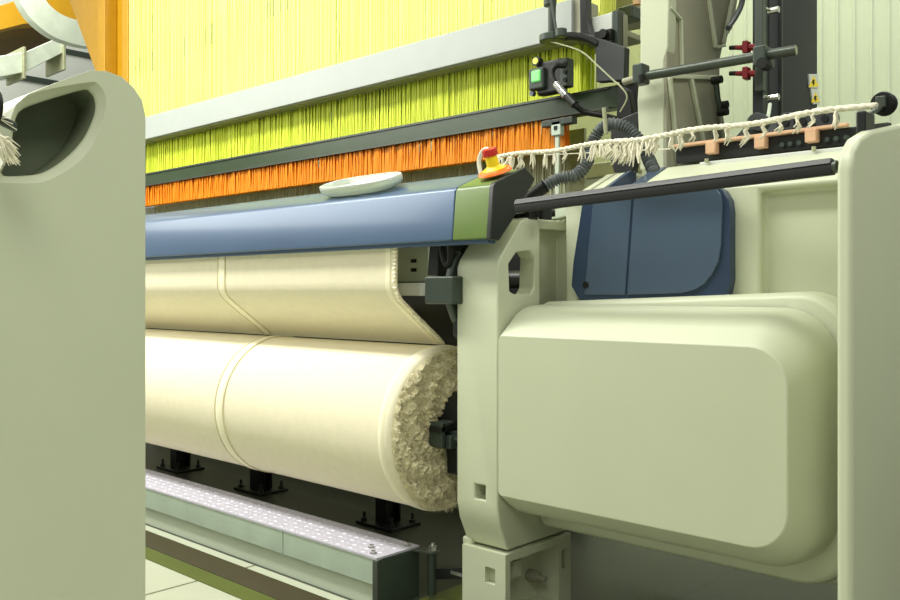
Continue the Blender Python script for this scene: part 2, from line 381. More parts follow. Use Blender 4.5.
MB().prism([Vector((l0+.045,y,z)) for y,z in ((2.566,1.484),(2.82,1.598),(2.82,1.59),(2.566,1.47))],(.008,0,0)).build('casing_groove','bodyd',t)
for x_ in (-.80,): MB().box(x_-.05,x_+.05,2.98,3.08,0,.31).build('leg','black',t,bevel=.004)
# blue door
t=thing('control_box_door',(-1.45,2.55,1.15),'dark blue two-panel door with rounded corner on the beige housing above the cover','door panel')
o_=[(579,300),(571,286),(573,262),(582,203),(584,199),(697,183),(712,184),(723,190),(729,200),(730.5,212),(730.5,280),(727,298),(712,300)]
DY=2.525
MB().prism([P(a,b,Y=DY) for a,b in o_],(0,.037,0)).build('door_frame','blued',t,bevel=.004)
lp=[(584,295),(588,250),(593,199),(632,194),(625,295)]
MB().prism([P(a,b,Y=DY-.004) for a,b in lp],(0,.015,0)).build('narrow_panel','blue',t,bevel=.003)
rp=[(627,295),(634,193.5),(704,185),(714,187),(720,193),(722,202),(721,245),(718,262),(712,274),(704,284),(694,290),(682,293)]
MB().prism([P(a,b,Y=DY-.008) for a,b in rp],(0,.02,0)).build('wide_panel','blue',t,bevel=.003)
p=P(585.5,285,Y=DY-.006); cyl(p,p+Vector((0,.02,0)),.012,20).build('lock','ink',t)
# ---------------------------------------------------------------- long bar
a=P(517,207,Y=2.2); b=P(834,167,Y=2.2)
t=thing('guard_bar',tuple((a+b)/2),'long black bar running above the rounded cover to the right-hand panel','bar')
d=(b-a).normalized(); up=Vector((-d.z*d.x,0,1)).normalized()
mb=MB(); pr=[(-.014,-.019),(.010,-.019),(.014,-.012),(.014,.012),(.008,.019),(-.006,.021),(-.014,.010)]
mb.rings([[a+Vector((0,1,0))*p_[0]+up*p_[1] for p_ in pr],[b+Vector((0,1,0))*p_[0]+up*p_[1] for p_ in pr]])
mb.build('bar_section','ink',t,bevel=.002)
mb=MB(); mb.rings([[a+Vector((0,1,0))*p_[0]+up*p_[1] for p_ in ((-.0155,.008),(-.008,.0235),(.0,.0225),(-.010,.006))],[b-d*.004+Vector((0,1,0))*p_[0]+up*p_[1] for p_ in ((-.0155,.009),(-.008,.0225),(.0,.0215),(-.010,.006))]]); mb.build('top_edge','black',t)
cyl(b-d*.001,b+d*.008,.016,20).build('end_ring','rod',t); cyl(b+d*.006,b+d*.0095,.011,20).build('end_plug','ink',t)
# ---------------------------------------------------------------- breast beam cover
CX=-1.85
t=thing('breast_cover',(-4.2,2.3,1.33),'long blue metal cover above the cream cloth, ending in a black cap','machine cover')
pf=[(2.184,1.326),(2.20,1.497),(2.212,1.512),(2.36,1.575),(2.415,1.54),(2.30,1.40),(2.23,1.326)]
gx=P(455,215,Y=2.2).x
MB().prism([Vector((XL,y,z)) for y,z in pf],(gx-XL,0,0)).build('cover_sheet','bluecov',t,bevel=.006)
MB().prism([Vector((gx+.001,y,z)) for y,z in pf],(CX-.02-gx,0,0)).build('end_section','green',t,bevel=.006)['label']='end section coloured with a green reflection'  # green reflection of another loom put into this section's colour
MB().prism([Vector((CX-.02,y+ (y-2.3)*.06,z+(z-1.45)*.04)) for y,z in pf],(.02,0,0)).build('end_cap','cap',t,bevel=.005)
MB().box(XL,CX-.03,2.20,2.24,1.312,1.327).build('lower_lip','bluecov',t,bevel=.002)
# slotted bracket plate
t=thing('slotted_plate',(-2.25,2.35,1.17),'beige plate with two small slots beside the cloth edge under the blue cover','bracket')
a=P(396,262,Y=2.42); b=P(428,262,Y=2.42)
zt=1.36; MB().box(-2.62,b.x+.0,2.42,2.44,1.19,zt).build('plate','wallp',t,bevel=.003)
for y in (261,270):
    p=P(414,y,Y=2.42); MB().box(p.x-.014,p.x+.014,2.416,2.424,p.z-.007,p.z+.007).build('slot','ink',t)
MB().box(-2.58,b.x+.02,2.36,2.46,1.135,1.185).build('ledge','white',t,bevel=.006)
# lever assembly
t=thing('brake_lever',(-2.12,2.3,1.05),'dark green-grey lever block and rounded plate against the left side of the upright','lever')
a=P(424,304,Y=2.2); b=P(453,276,Y=2.2); MB().box(a.x,b.x,2.2,2.3,a.z,b.z).build('block','dark',t,bevel=.008)
pts=[P(x_,y_,X=-2.075) for x_,y_ in ((450,278),(455,258),(461,250),(468,262),(470,300),(466,322),(460,327),(455,318),(450,303))]
MB().prism(pts,(-.03,0,0)).build('rounded_plate','dark',t,bevel=.01)
p0=P(440,238,Y=2.24);p1=P(445,262,Y=2.24);p2=P(450,262,Y=2.24);p3=P(452,240,Y=2.24)
MB().tube(smoothpts([p0,p1,p2,p3],5),.012,8).build('cable_loop','ink',t)
MB().prism([P(x_,y_,Y=2.26) for x_,y_ in ((430,236),(438,236),(438,276),(427,276))],(0,.05,0)).build('strap','black',t,bevel=.004)
MB().prism([P(x_,y_,Y=2.34) for x_,y_ in ((448,238),(468,238),(458,262),(450,262))],(0,.05,0)).build('bracket','dark',t,bevel=.004)
# ---------------------------------------------------------------- emergency stop
c=P(495,172,Y=2.285)
t=thing('emergency_stop_button',tuple(c),'red and yellow push button on an orange flange on top of the blue cover end','push button')
nrm=Vector((0,-.39,.92)).normalized()
def disc(p,h,r0,r1,m,name,n=28):
    u=Vector((1,0,0)); v=nrm.cross(u)
    mb=MB(); mb.rings([[p+(u*math.cos(2*math.pi*k/n)+v*math.sin(2*math.pi*k/n))*rr+nrm*hh for k in range(n)] for rr,hh in ((r0*.97,0),(r0,h*.15),(r1*1.02,h*.8),(r1*.93,h))]); return mb.build(name,m,t)
disc(c-nrm*.004,.014,.060,.054,'orangep','flange'); disc(c+nrm*.009,.014,.042,.026,'yel','collar'); disc(c+nrm*.022,.036,.022,.021,'yel','stem'); disc(c+nrm*.058,.024,.026,.025,'red','button')
# clear tray
c=P(362,190,Y=2.285)
t=thing('plastic_tray',tuple(c),'pale translucent oval plastic tray lying on the blue cover','tray')
def ell(rx,ry,h,n=40): 
    out=[]
    for k in range(n):
        a=2*math.pi*k/n; x=rx*math.copysign(abs(math.cos(a))**.75,math.cos(a)); y=ry*math.copysign(abs(math.sin(a))**.75,math.sin(a))
        out.append(c+Vector((x,y*.92,y*.39))+nrm*h)
    return out
MB().rings([ell(.19,.06,-.002),ell(.210,.068,.006),ell(.222,.074,.022),ell(.222,.074,.034),ell(.216,.069,.040),ell(.208,.063,.034),ell(.20,.058,.020),ell(.18,.05,.014)]).build('tray_shell','clear',t)
mb=MB(); e=ell(.217,.070,.038); mb.tube(e+[e[0]],.004,6,False); mb.build('rim','white',t)
# ---------------------------------------------------------------- harness, beam, rail
XR=-2.26
t=thing('harness_beam',(-4.3,3.3,2.28),'long white beam crossing in front of the yellow-green harness cords','beam')
a=P(440,68,Y=3.2).z; b=P(440,35,Y=3.2).z
MB().box(XL,P(572,30,Y=3.2).x,3.2,3.36,a,b).build('front_board','beamw',t,bevel=.006)
MB().box(XL,-2.05,3.215,3.5,a-.006,a+.02).build('underside_board','bodyd',t,bevel=.003)
MB().box(-2.29,-2.21,3.22,3.36,a,b).build('end_block','bodyd',t,bevel=.004)
t=thing('shed_rail',(-4.2,3.25,1.93),'long dark green steel rail between the yellow and the orange cords','rail')
z0=P(440,137,Y=3.2).z; z1=P(440,118,Y=3.2).z; xr=P(620,90,Y=3.2).x
MB().box(XL,xr,3.2,3.27,z0,z1).build('rail_body','rail',t,bevel=.004)
MB().box(XL,xr-.05,3.193,3.205,z1-.012,z1-.002).box(XL,xr-.05,3.193,3.205,z0+.0,z0+.010).build('edge_strip','rod',t)
MB().box(xr,xr+.09,3.19,3.29,z0-.05,z1+.01).build('rail_end','black',t,bevel=.006)
def cords(name,mats,rows,x0,x1,step,z0,z1,w,dy=0,label='',cat='cords'):
    mb=MB()
    for ri,(Y,ytop) in enumerate(rows):
        x=x0+R.random()*step
        while x<x1:
            mb.cur=R.choice(range(len(mats))); xx=x+R.uniform(-.06,.06)*step; ww=w*R.uniform(.85,1.12); yj=Y+R.uniform(-.003,.003); yt=ytop+R.uniform(-.01,.01)
            dx=R.uniform(-.004,.004)
            mb.add([(xx-ww,yj,z0),(xx+ww,yj,z0),(xx,yj+ww*1.6,z0),(xx-ww+dx,yt,z1),(xx+ww+dx,yt,z1),(xx+dx,yt+ww*1.6,z1)],[(0,1,4,3),(1,2,5,4),(2,0,3,5)])
            x+=step
    o=mb.build(name,mats,smooth=False); return tag(o,label,cat,kind='stuff')
zr=z1
cords('harness_cords',['yellow'],[(3.30,3.30),(3.33,3.335),(3.36,3.37),(3.39,3.40),(3.42,3.43)],XL,XR,0.0105,zr-.02,a+.01,.0036,label='yellow-green harness cords hanging between the white beam and the dark rail')
cords('upper_harness_cords',['yellowp'],[(3.38,3.38),(3.41,3.45),(3.44,3.54),(3.47,3.63),(3.50,3.72)],XL,XR+.05,.0105,a+.02,5.3,.0036,label='pale yellow harness cords rising above the long white beam')
zo=P(440,166,Y=3.22).z
cords('orange_heddles',['orange'],[(3.212,3.212),(3.232,3.232),(3.252,3.252)],XL,P(566,130,Y=3.22).x,.0105,zo,z0-.001,.0042,label='orange heddle tops in a band under the dark rail',cat='heddles')
cords('grey_heddles',['lowh'],[(3.30,3.30),(3.34,3.34)],XL,P(566,130,Y=3.3).x+.0,.0125,1.2,zo,.0024,label='grey-green heddle wires below the orange band',cat='heddles')
t=thing('added_harness_backing',(-4.3,3.62,1.2),'drab panel added behind the grey heddle wires, hiding the lit wall','panel')
MB().box(XL,-2.45,3.6,3.62,0,1.96).build('panel_sheet','lowh',t)  # added sheet, raised so the bright lit wall doesn't show between the heddles
t=thing('harness_shade',tuple(P(220,30,Y=3.5)),'added slanting dark bar for the shade between the pale yellow harness cords','shade bar')
a=P(135,70,Y=3.397);b=P(300,-8,Y=3.397)
MB().obox((a+b)/2,(b-a)/2,(0,.006,0),Vector((0,0,.07))).build('shade_bar','rail',t)  # added bar, imitates the dark smear of shade among the cords
# heddle stop bracket
t=thing('heddle_guide',(-2.25,3.25,1.2),'pale upright rod with square clip at the right end of the orange band','guide rod')
p=P(557,129,Y=3.17); MB().box(p.x-.026,p.x+.026,3.16,3.19,p.z-.03,p.z+.035).build('clip','galv',t,bevel=.004)
MB().box(p.x-.010,p.x+.010,3.168,3.180,p.z-.95,p.z-.03).build('rod','wallp',t)
MB().box(p.x-.008,p.x+.008,3.156,3.16,p.z-.005,p.z+.012).build('clip_hole','ink',t)
MB().box(p.x-.08,p.x+.09,3.16,3.20,p.z+.015,p.z+.045).build('bar','dark',t,bevel=.004)
# ---------------------------------------------------------------- sensor & mast
p=P(552,78,Y=3.12)
t=thing('weft_sensor',tuple(p),'black sensor box with green lens on the dark rail','sensor')
a=P(536,96,Y=3.1); b=P(562,57,Y=3.1); MB().box(a.x,b.x,3.1,3.15,a.z,b.z).build('case','black',t,bevel=.012)
a=P(528,91,Y=3.08); b=P(543,66,Y=3.08); MB().box(a.x,b.x,3.08,3.12,a.z,b.z).build('lens_frame','dark',t,bevel=.01)
a=P(531,83,Y=3.075); b=P(540,69,Y=3.075); MB().box(a.x,b.x,3.072,3.09,a.z,b.z).build('green_lens','glens',t,bevel=.008)
p=P(535.5,61,Y=3.085); cyl(p,p+Vector((0,.03,0)),.021,20).build('lamp_ring','black',t); cyl(p+Vector((0,-.003,0)),p+Vector((0,.002,0)),.014,20).build('yellow_lamp','ylens',t)
a=P(562,88,Y=3.12); b=P(570,58,Y=3.12); MB().box(a.x,b.x,3.1,3.15,a.z,b.z).build('mounting_plate','dark',t,bevel=.005)
for y in (64,72,80):
    p=P(566,y,Y=3.1); cyl(p,p+Vector((0,-.012,0)),.01,8).build('screw','ink',t)
p=P(534,94,Y=3.12); cyl(p,p+Vector((0,-.02,0)),.012,12).build('foot_screw','blue',t)
t=thing('sensor_cable',tuple(P(560,90,Y=3.05)),'black sensor cable with metal plug looping over the dark rail','cable')
cp=smoothpts([P(x_,y_,Y=y__) for x_,y_,y__ in ((566,66,3.08),(556,66,3.05),(552,74,3.04),(557,86,3.03),(566,95,3.02),(575,105,3.02),(585,112,3.05),(605,116,3.08),(622,122,3.12),(628,135,3.15))],6)
MB().tube(cp,.012,10).build('cable','ink',t)
MB().tube([P(556,84,Y=3.02),P(566,96,Y=3.02)],.017,12).build('metal_plug','chrome',t)
MB().tube([P(567,96,Y=3.02),P(575,105,Y=3.02)],.018,12).build('plug_sleeve','black',t)
t=thing('thin_white_cable',tuple(P(580,55,Y=3.0)),'thin pale wire curving down from the black mast disc to the rail','wire')
MB().tube(smoothpts([P(x_,y_,Y=3.02) for x_,y_ in ((551,42),(563,45),(582,52),(598,66),(613,80),(622,88),(627,98),(620,112))],6),.0035,6).build('wire','lowh',t)
p=P(552,36,Y=3.05)
t=thing('sensor_mast',tuple(p),'black upright mast on a round disc in front of the white beam end','mast')
def vcyl(px,y0,y1,Y,r,n=20,r2=None):
    a=P(px,y0,Y=Y); b=P(px,y1,Y=Y); b=Vector((a.x,a.y,b.z)); return MB().tube([a,b],[r,r2 or r],n)
vcyl(552,42,35,3.05,.055).build('disc','dark',t,bevel=.004)
vcyl(552,35,-60,3.05,.017).build('pole','dark',t); vcyl(550,6,-3,3.05,.028).build('collar','dark',t,bevel=.003)
vcyl(561,37,29,3.02,.025).build('knob','dark',t,bevel=.003)
MB().tube([P(557,34,Y=3.03),P(551,0,Y=3.03)],.006,8).build('stay','dark',t)
MB().tube(smoothpts([P(560,37,Y=3.08),P(572,36,Y=3.1),P(585,38,Y=3.12),P(598,44,Y=3.14)],5),[.018]*16,10).build('arm','black',t)
t=thing('mast_bracket',tuple(P(610,60,Y=3.14)),'dark grey bracket plate with an upright arm at the right end of the white beam','bracket')
MB().prism([P(x_,y_,Y=3.13) for x_,y_ in ((595,37),(606,40),(625,47),(624,80),(596,82))],(0,.04,0)).build('plate','column',t,bevel=.005)
MB().prism([P(x_,y_,Y=3.15) for x_,y_ in ((579,-30),(586,-30),(587,20),(590,32),(598,40),(580,36))],(0,.04,0)).build('upright','black',t,bevel=.004)
MB().prism([P(x_,y_,Y=3.18) for x_,y_ in ((612,11),(618,9),(618,48),(612,46))],(0,.06,0)).build('post','dark',t,bevel=.004)
MB().prism([P(x_,y_,Y=3.2) for x_,y_ in ((587,19),(612,12),(612,45),(590,38))],(0,.06,0)).build('white_plate','white',t,bevel=.004)
p=P(606,35,Y=3.16); cyl(p,p+Vector((.0,-.03,0)),.02,14,MB().box(p.x-.05,p.x+.03,3.15,3.18,p.z-.02,p.z+.02)).build('clamp','ink',t)
MB().prism([P(x_,y_,Y=3.22) for x_,y_ in ((618,11),(624,14),(624,48),(618,48))],(0,.03,0)).build('pale_strip','bodyd',t)
# overhead grey box
t=thing('overhead_casing',tuple(P(600,0,Y=3.6)),'grey-green casing corner overhead between mast and beige column','casing')
MB().prism([P(x_,y_,Y=3.7) for x_,y_ in ((588,-20),(634,-20),(634,8),(622,14),(588,20))],(0,.3,0)).build('shell','bodyd',t,bevel=.01)
p=P(632,14,Y=3.65); MB().box(p.x-.05,p.x+.03,3.6,3.7,p.z-.03,p.z+.03).build('foot','dark',t,bevel=.008)
p=P(637,5,Y=3.6); cyl(p,p+Vector((0,0,.2)),.02,10).build('pin','wood',t)
# inner pale panel behind
t=thing('back_guard',tuple(P(600,150,Y=5.6)),'pale yellow-beige guard panel behind the hose and bracket','panel')
MB().prism([P(x_,y_,Y=5.6) for x_,y_ in ((560,20),(642,20),(642,215),(560,215))],(0,.05,0)).build('sheet','body',t)
MB().prism([P(x_,y_,Y=5.5) for x_,y_ in ((566,166),(640,158),(640,172),(566,182))],(0,.04,0)).build('ledge','bodyd',t,bevel=.01)
# ---------------------------------------------------------------- hose
cp=smoothpts([P(x_,y_,Y=yy) for x_,y_,yy in ((545,186,2.62),(560,178,2.66),(576,175,2.70),(587,162,2.74),(592,145,2.78),(600,130,2.8),(613,124,2.8),(628,129,2.82),(640,142,2.83),(648,158,2.84),(655,174,2.80),(659,184,2.76))],14)
t=thing('corrugated_hose',tuple(P(610,150,Y=2.8)),'grey corrugated hose arching up and into the blue tray behind the fringed rope','hose')
L=[0]
for i in range(1,len(cp)): L.append(L[-1]+(cp[i]-cp[i-1]).length)
mb=MB(); pts=[];rr=[]; nst=int(L[-1]/.0022); j=0
for k in range(nst):
    s_=L[-1]*k/nst
    while L[j+1]<s_: j+=1
    f=(s_-L[j])/(L[j+1]-L[j]); pts.append(cp[j].lerp(cp[j+1],f)); rr.append(.021+.0045*math.sin(2*math.pi*s_/.0125))
mb.tube(pts,rr,16).build('hose_tube','grey',t,angle=80)
MB().tube([P(521,206,Y=2.6),P(531,196,Y=2.6),P(545,186,Y=2.62)],[.012,.022,.026],12).build('end_boot','ink',t)
MB().tube(smoothpts([P(x_,y_,Y=2.77) for x_,y_ in ((604,108),(605,120),(606,134))],3),.008,8).build('hose_strap','lowh',t)
t=thing('hanging_black_shield',tuple(P(625,150,Y=3.1)),'black shield plate hanging behind the arch of the corrugated hose','plate')
MB().prism([P(x_,y_,Y=3.05) for x_,y_ in ((610,122),(640,110),(634,170),(626,177),(614,174),(610,160))],(0,.04,0)).build('shield','black',t,bevel=.008)
MB().prism([P(x_,y_,Y=3.12) for x_,y_ in ((618,84),(628,90),(632,108),(632,122),(616,118))],(0,.04,0)).build('hanger','ink',t,bevel=.006)
t=thing('linkage_rod',tuple(P(530,216,Y=2.5)),'dark notched rod and pale slider under the left end of the long bar','linkage')
MB().tube([P(511,215,Y=2.42),P(555,213,Y=2.5)],.013,10).build('rod','ink',t)
MB().tube([P(514,211,Y=2.41),P(560,205,Y=2.52)],.012,8).build('slider','wallp',t)
for x_ in (521,532,546):
    p=P(x_,214,Y=2.45); MB().box(p.x-.01,p.x+.012,2.42,2.47,p.z-.02,p.z+.02).build('nut','black',t,bevel=.003)
MB().prism([P(x_,y_,Y=2.62) for x_,y_ in ((556,203),(578,200),(570,216),(536,222),(540,218))],(0,.05,0)).build('pale_block','wallp',t,bevel=.004)
# ---------------------------------------------------------------- beige gantry casting
GX=-1.665
t=thing('gantry_upright',(-1.72,3.3,1.3),'ribbed beige casting column rising behind the fringed rope, left of the black column','machine frame')
s=[(667,-60),(745,-60),(738,0),(733,28),(724,42),(720,60),(720,76),(714,80),(722,120),(730,170),(667,170)]
pts=[P(a,b,X=GX) for a,b in s]
MB().prism(pts,(-.02,0,0)).build('side_web','bodyd',t,bevel=.006)  # darker beige puts the shade of this side into its colour
f=[(641,-60),(669,-60),(669,0),(668,46),(664,60),(664,170),(640,170),(637,100),(640,62),(640,10)]
MB().prism([P(a,b,Y=3.0) for a,b in f],(0,.06,0)).build('front_flange','body',t,bevel=.006)
def rib(p,q,w,name='rib',th=.016):
    a=P(*p,X=GX);b=P(*q,X=GX); d=(b-a).normalized(); n=Vector((0,-d.z,d.y))
    MB().obox((a+b)/2+Vector((th/2,0,0)),(th/2,0,0),(b-a)/2,n*w*.7).build(name,'body',t,bevel=.004)
rib((667,77),(716,78),.012); rib((668,78),(676,165),.012); rib((689,78),(706,165),.014); rib((707,0),(714,48),.012); rib((668,8),(679,20),.008); rib((679,20),(680,76),.008); rib((714,48),(723,46),.008); rib((714,80),(724,150),.01); rib((738,-40),(722,44),.01); rib((699,-60),(707,0),.01)
t=thing('column_cable',tuple(P(740,20,X=-1.62)),'dark cable bundle along the upper right edge of the beige casting','cable')
MB().tube(smoothpts([P(x_,y_,X=-1.6) for x_,y_ in ((744,-20),(742,2),(736,16),(728,28))],6),.012,10).build('cable','grey',t)
t=thing('hinge_bracket',tuple(P(719,95,X=-1.62)),'small black hinge bracket with two knobs on the lower beige casting','bracket')
MB().tube([P(716,82,X=-1.6),P(718,100,X=-1.6),P(722,112,X=-1.6)],.012,8).build('link','dark',t)
for x_,y_ in ((717,80),(723,105),(723,112)):
    p=P(x_,y_,X=-1.59); cyl(p+Vector((-.02,0,0)),p+Vector((.02,0,0)),.016,12).build('knob','ink',t)
# ---------------------------------------------------------------- black column
BX=-1.37; BY=3.3
t=thing('black_column',(-1.40,3.5,1.5),'tall black machine column with two yellow warning stickers','machine column')
pts=[Vector((BX-.09,BY,0)),Vector((BX-.02,BY,0)),Vector((BX,BY+.03,0)),Vector((BX,BY+.44,0)),Vector((BX-.09,BY+.44,0))]
z0_=1.76; MB().prism([Vector((p.x,p.y,z0_)) for p in pts],(0,0,2.6)).build('mast','column',t,bevel=.006)
MB().box(BX-.04,BX-.025,BY-.02,BY+.0,z0_,4.3).build('edge_rail','rod',t,bevel=.003)
MB().box(BX+.0,BX+.012,BY+.035,BY+.05,z0_,4.3).build('side_rail','black',t)
mb=MB(); mb.rings([[Vector((BX-.045+a*(.06+w_),BY+.22+b*(.24+w_),z)) for a,b in ((-1,-1),(1,-1),(1,1),(-1,1))] for w_,z in ((.06,1.62),(.06,1.70),(.03,1.76),(.005,1.80))]); mb.build('flared_base','column',t,bevel=.01)
for y in (11,98):
    p=P(771,y,X=BX+.005); cyl(p+Vector((-.01,0,0)),p+Vector((.03,0,0)),.013,8).build('bolt','chrome',t)
    cyl(p+Vector((.0,-.06,-.004)),p+Vector((.0,-.015,0)),.006,8).build('pin','chrome',t)
MB().tube([P(767,122,X=BX+.04),P(769,112,X=BX+.03),P(770,104,X=BX+.02)],.007,6).build('white_lead','wallp',t)
# stickers
def sticker(c4,cx,cy,s):
    st=MB().prism([P(a,b,X=BX+.006) for a,b in c4],(-.008,0,0)).build('warning_sticker','yarn' if 0 else 'white',t)
    tr=[(cx-s*.85,cy+s),(cx+s*.95,cy+s*.8),(cx+s*.05,cy-s*1.2)]
    MB().prism([P(a,b,X=BX+.008) for a,b in tr],(-.003,0,0)).build('warning_triangle','yel',st)
    bolt=[(cx-.5,cy-s*.5),(cx+1.2,cy-s*.4),(cx+.4,cy+.6),(cx+1.5,cy+.8),(cx-.4,cy+s*.7),(cx+.1,cy+1.3),(cx-1.3,cy+1)]
    MB().prism([P(a,b,X=BX+.010) for a,b in bolt],(-.003,0,0)).build('warning_symbol','ink',st)
sticker(((809,74),(818.5,74),(818.5,88),(810,88)),813.7,82,5.3)
sticker(((811,88.5),(818.5,88.5),(820,104),(813,104)),815.6,98,4.6)
# thread clips
for i,(y,lb) in enumerate(((47,'upper of two dark red thread clips left of the black column'),(73,'lower of two dark red thread clips left of the black column'))):
    p=P(747,y,Y=3.25)
    if i==0:
        t=thing('thread_clip',tuple(p),lb,'clip','red thread clips'); c0=t; pp=p
        MB().tube([p+Vector((-.045,0,.006)),p+Vector((.06,0,-.012))],[.009,.015],10).build('stem','dred',t)
        MB().box(p.x-.012,p.x+.008,p.y-.02,p.y+.02,p.z-.025,p.z+.022).build('clip_body','dred',t,bevel=.004)
        MB().tube([p+Vector((-.07,0,.01)),p+Vector((-.04,0,.006))],.009,10).build('tip','ink',t)
    else: copy_tree(c0,p,lb)
# ---------------------------------------------------------------- cross rod with clamps
a=P(640,77,Y=2.93); b=P(796,50,Y=3.02)
t=thing('cross_rod',tuple((a+b)/2),'long round grey rod clamped across the beige casting and the black column','rod')
cyl(a,b,.018,20).build('rod','rod',t); d=(b-a).normalized()
MB().tube([b-d*.002,b+d*.002],.0155,20).build('rod_end','lowh',t)
p=P(641,74,Y=2.93); MB().box(p.x-.022,p.x+.022,2.90,2.96,p.z-.04,p.z+.035).build('left_clamp','dark',t,bevel=.006)
MB().tube([P(624,82,Y=2.94),P(640,77,Y=2.93)],.014,12).build('left_stub','bodyd',t)
p=P(641,83,Y=2.9); cyl(p,p+Vector((0,0,.03)),.012,8).build('clamp_screw','ink',t)
p=P(762,57,Y=3.0); MB().box(p.x-.022,p.x+.022,2.97,3.06,p.z-.035,p.z+.035).build('right_clamp','dark',t,bevel=.006)
cyl(P(761,63,Y=2.95),P(761,63,Y=2.95)+Vector((0,.05,0)),.02,10).build('clamp_nut','ink',t)
a=P(757,92,Y=3.06); c=P(765,92,Y=3.06); MB().box(a.x,c.x,3.04,3.07,a.z,4.3).build('flat_strut','rod',t,bevel=.003)
# ---------------------------------------------------------------- temple rail (dark box, wooden strip)
t=thing('rope_trough',tuple(P(760,145,Y=2.85)),'black trough with pale wooden strip and blocks under the fringed rope','trough')
zt=P(760,136,Y=2.85).z; xa=P(675,145,Y=2.85).x; xb=P(856,130,Y=2.85).x
MB().box(xa,xb,2.85,2.95,zt-.062,zt-.006).build('trough_body','black',t,bevel=.006)
MB().box(xa-.01,xb-.02,2.83,2.855,zt-.006,zt+.005).build('wooden_strip','wood',t,bevel=.003)
for x_ in (712,761,812):
    p=P(x_,140,Y=2.83); MB().box(p.x-.018,p.x+.018,2.815,2.85,zt-.045,zt-.004).build('wooden_block','wood',t,bevel=.003)
for x_ in (783,791,800,828,837,847):
    p=P(x_,140,Y=2.845); cyl(Vector((p.x,2.835,zt-.04)),Vector((p.x,2.86,zt-.04)),.008,8).build('screw','dark',t)
MB().box(xa+.12,xb,2.80,2.84,zt-.088,zt-.074).build('lower_lip','white',t,bevel=.003)
for x_ in (708,815):
    p=P(x_,155,Y=2.8); cyl(Vector((p.x,2.79,zt-.08)),Vector((p.x,2.79,zt-.066)),.007,8).build('nut','lowh',t)
tb=thing('bobbin_disc',tuple(P(760,121,Y=3.0)),'leftmost of four black discs standing behind the wooden strip','disc','black discs behind the wooden strip')
xs=[(757,123,'leftmost of four black discs behind the wooden strip'),(787,123,'second from left of four black discs behind the wooden strip'),(804,122,'third from left of four black discs behind the wooden strip'),(826,119,'rightmost of four black discs behind the wooden strip')]
for i,(x_,y_,lb) in enumerate(xs):
    p=P(x_,y_,Y=3.0)
    if i==0:
        tb.location=p; origin[tb.name]=p; tb['label']=lb
        cyl(p+Vector((0,-.01,0)),p+Vector((0,.03,0)),.036,24).build('disc_body','column',tb,bevel=.004); cyl(p+Vector((0,-.014,0)),p+Vector((0,-.008,0)),.012,16).build('axle','ink',tb)
        MB().box(p.x-.01,p.x+.01,p.y-.05,p.y+.02,p.z-.10,p.z-.03).build('stand','ink',tb)
    else: copy_tree(tb,p,lb)
# ---------------------------------------------------------------- fringed rope
A=P(497,157,Y=2.5); B=P(877,104,Y=2.36)
t=thing('fringed_rope',tuple(A),'long white fringed selvage rope stretched from the push button to the black roller','rope')
mb=MB(); n=150; ctr=[]
for i in range(n+1):
    f=i/n; p=A.lerp(B,f)+Vector((0,0,.004*math.sin(f*23)-.004*math.sin(f*math.pi))); ctr.append(p)
mb.tube(ctr,[.0072+.0016*math.sin(i*1.9)+R.uniform(-.001,.0015) for i in range(n+1)],10)
for s_ in (0,2.1,4.2):
    mb.tube([p+Vector((0,math.cos(i*.9+s_),math.sin(i*.9+s_)))*.0055 for i,p in enumerate(ctr)],.0038,6)
mb.build('rope_core','yarn',t)
def tassel(p,L,lean,w,k):
    mb=MB()
    for q in range(k):
        o=Vector((R.uniform(-w,w),R.uniform(-.008,.008),0)); l=L*R.uniform(.75,1.1)
        mb.tube([p+o*.3,p+o*.8+Vector((lean*.7,R.uniform(-.004,.004),-l*.3)),p+o*1.1+Vector((lean*.35,0,-l*.65)),p+o*1.5+Vector((lean+R.uniform(-.006,.006),0,-l))],[.003,.0036,.0038,.0014],5)
    mb.build('tassel','yarn',t)
f=.02
while f<.93:
    p=ctr[int(f*n)]; big=.33<f<.52 
    if f<.60 or R.random()<.8:
        tassel(p,R.uniform(.045,.075)*(1.1 if big else .9 if f<.6 else .8),R.uniform(-.03,.005),.014 if big else .006,9 if big else 4)
    f+=R.uniform(.013,.022) if big else R.uniform(.03,.048)
# loop at its start
q=[P(x_,y_,Y=2.42) for x_,y_ in ((481,176),(479,162),(482,152),(487,149),(491,153),(493,160),(500,158))]
MB().tube(smoothpts(q,6),.008,8).build('end_loop','yarn',t)
q=[P(x_,y_,Y=2.4) for x_,y_ in ((498,158),(499,168),(506,164),(510,158),(511,170))]
MB().tube(smoothpts(q,6),.007,8).build('end_strand','yarn',t)
t=thing('taut_thread',tuple(P(600,155,Y=2.7)),'thin pale thread stretched under the white fringed rope','thread')
MB().tube([P(545,155,Y=2.7),P(670,149,Y=2.7)],.0018,5).build('strand','yarn',t)
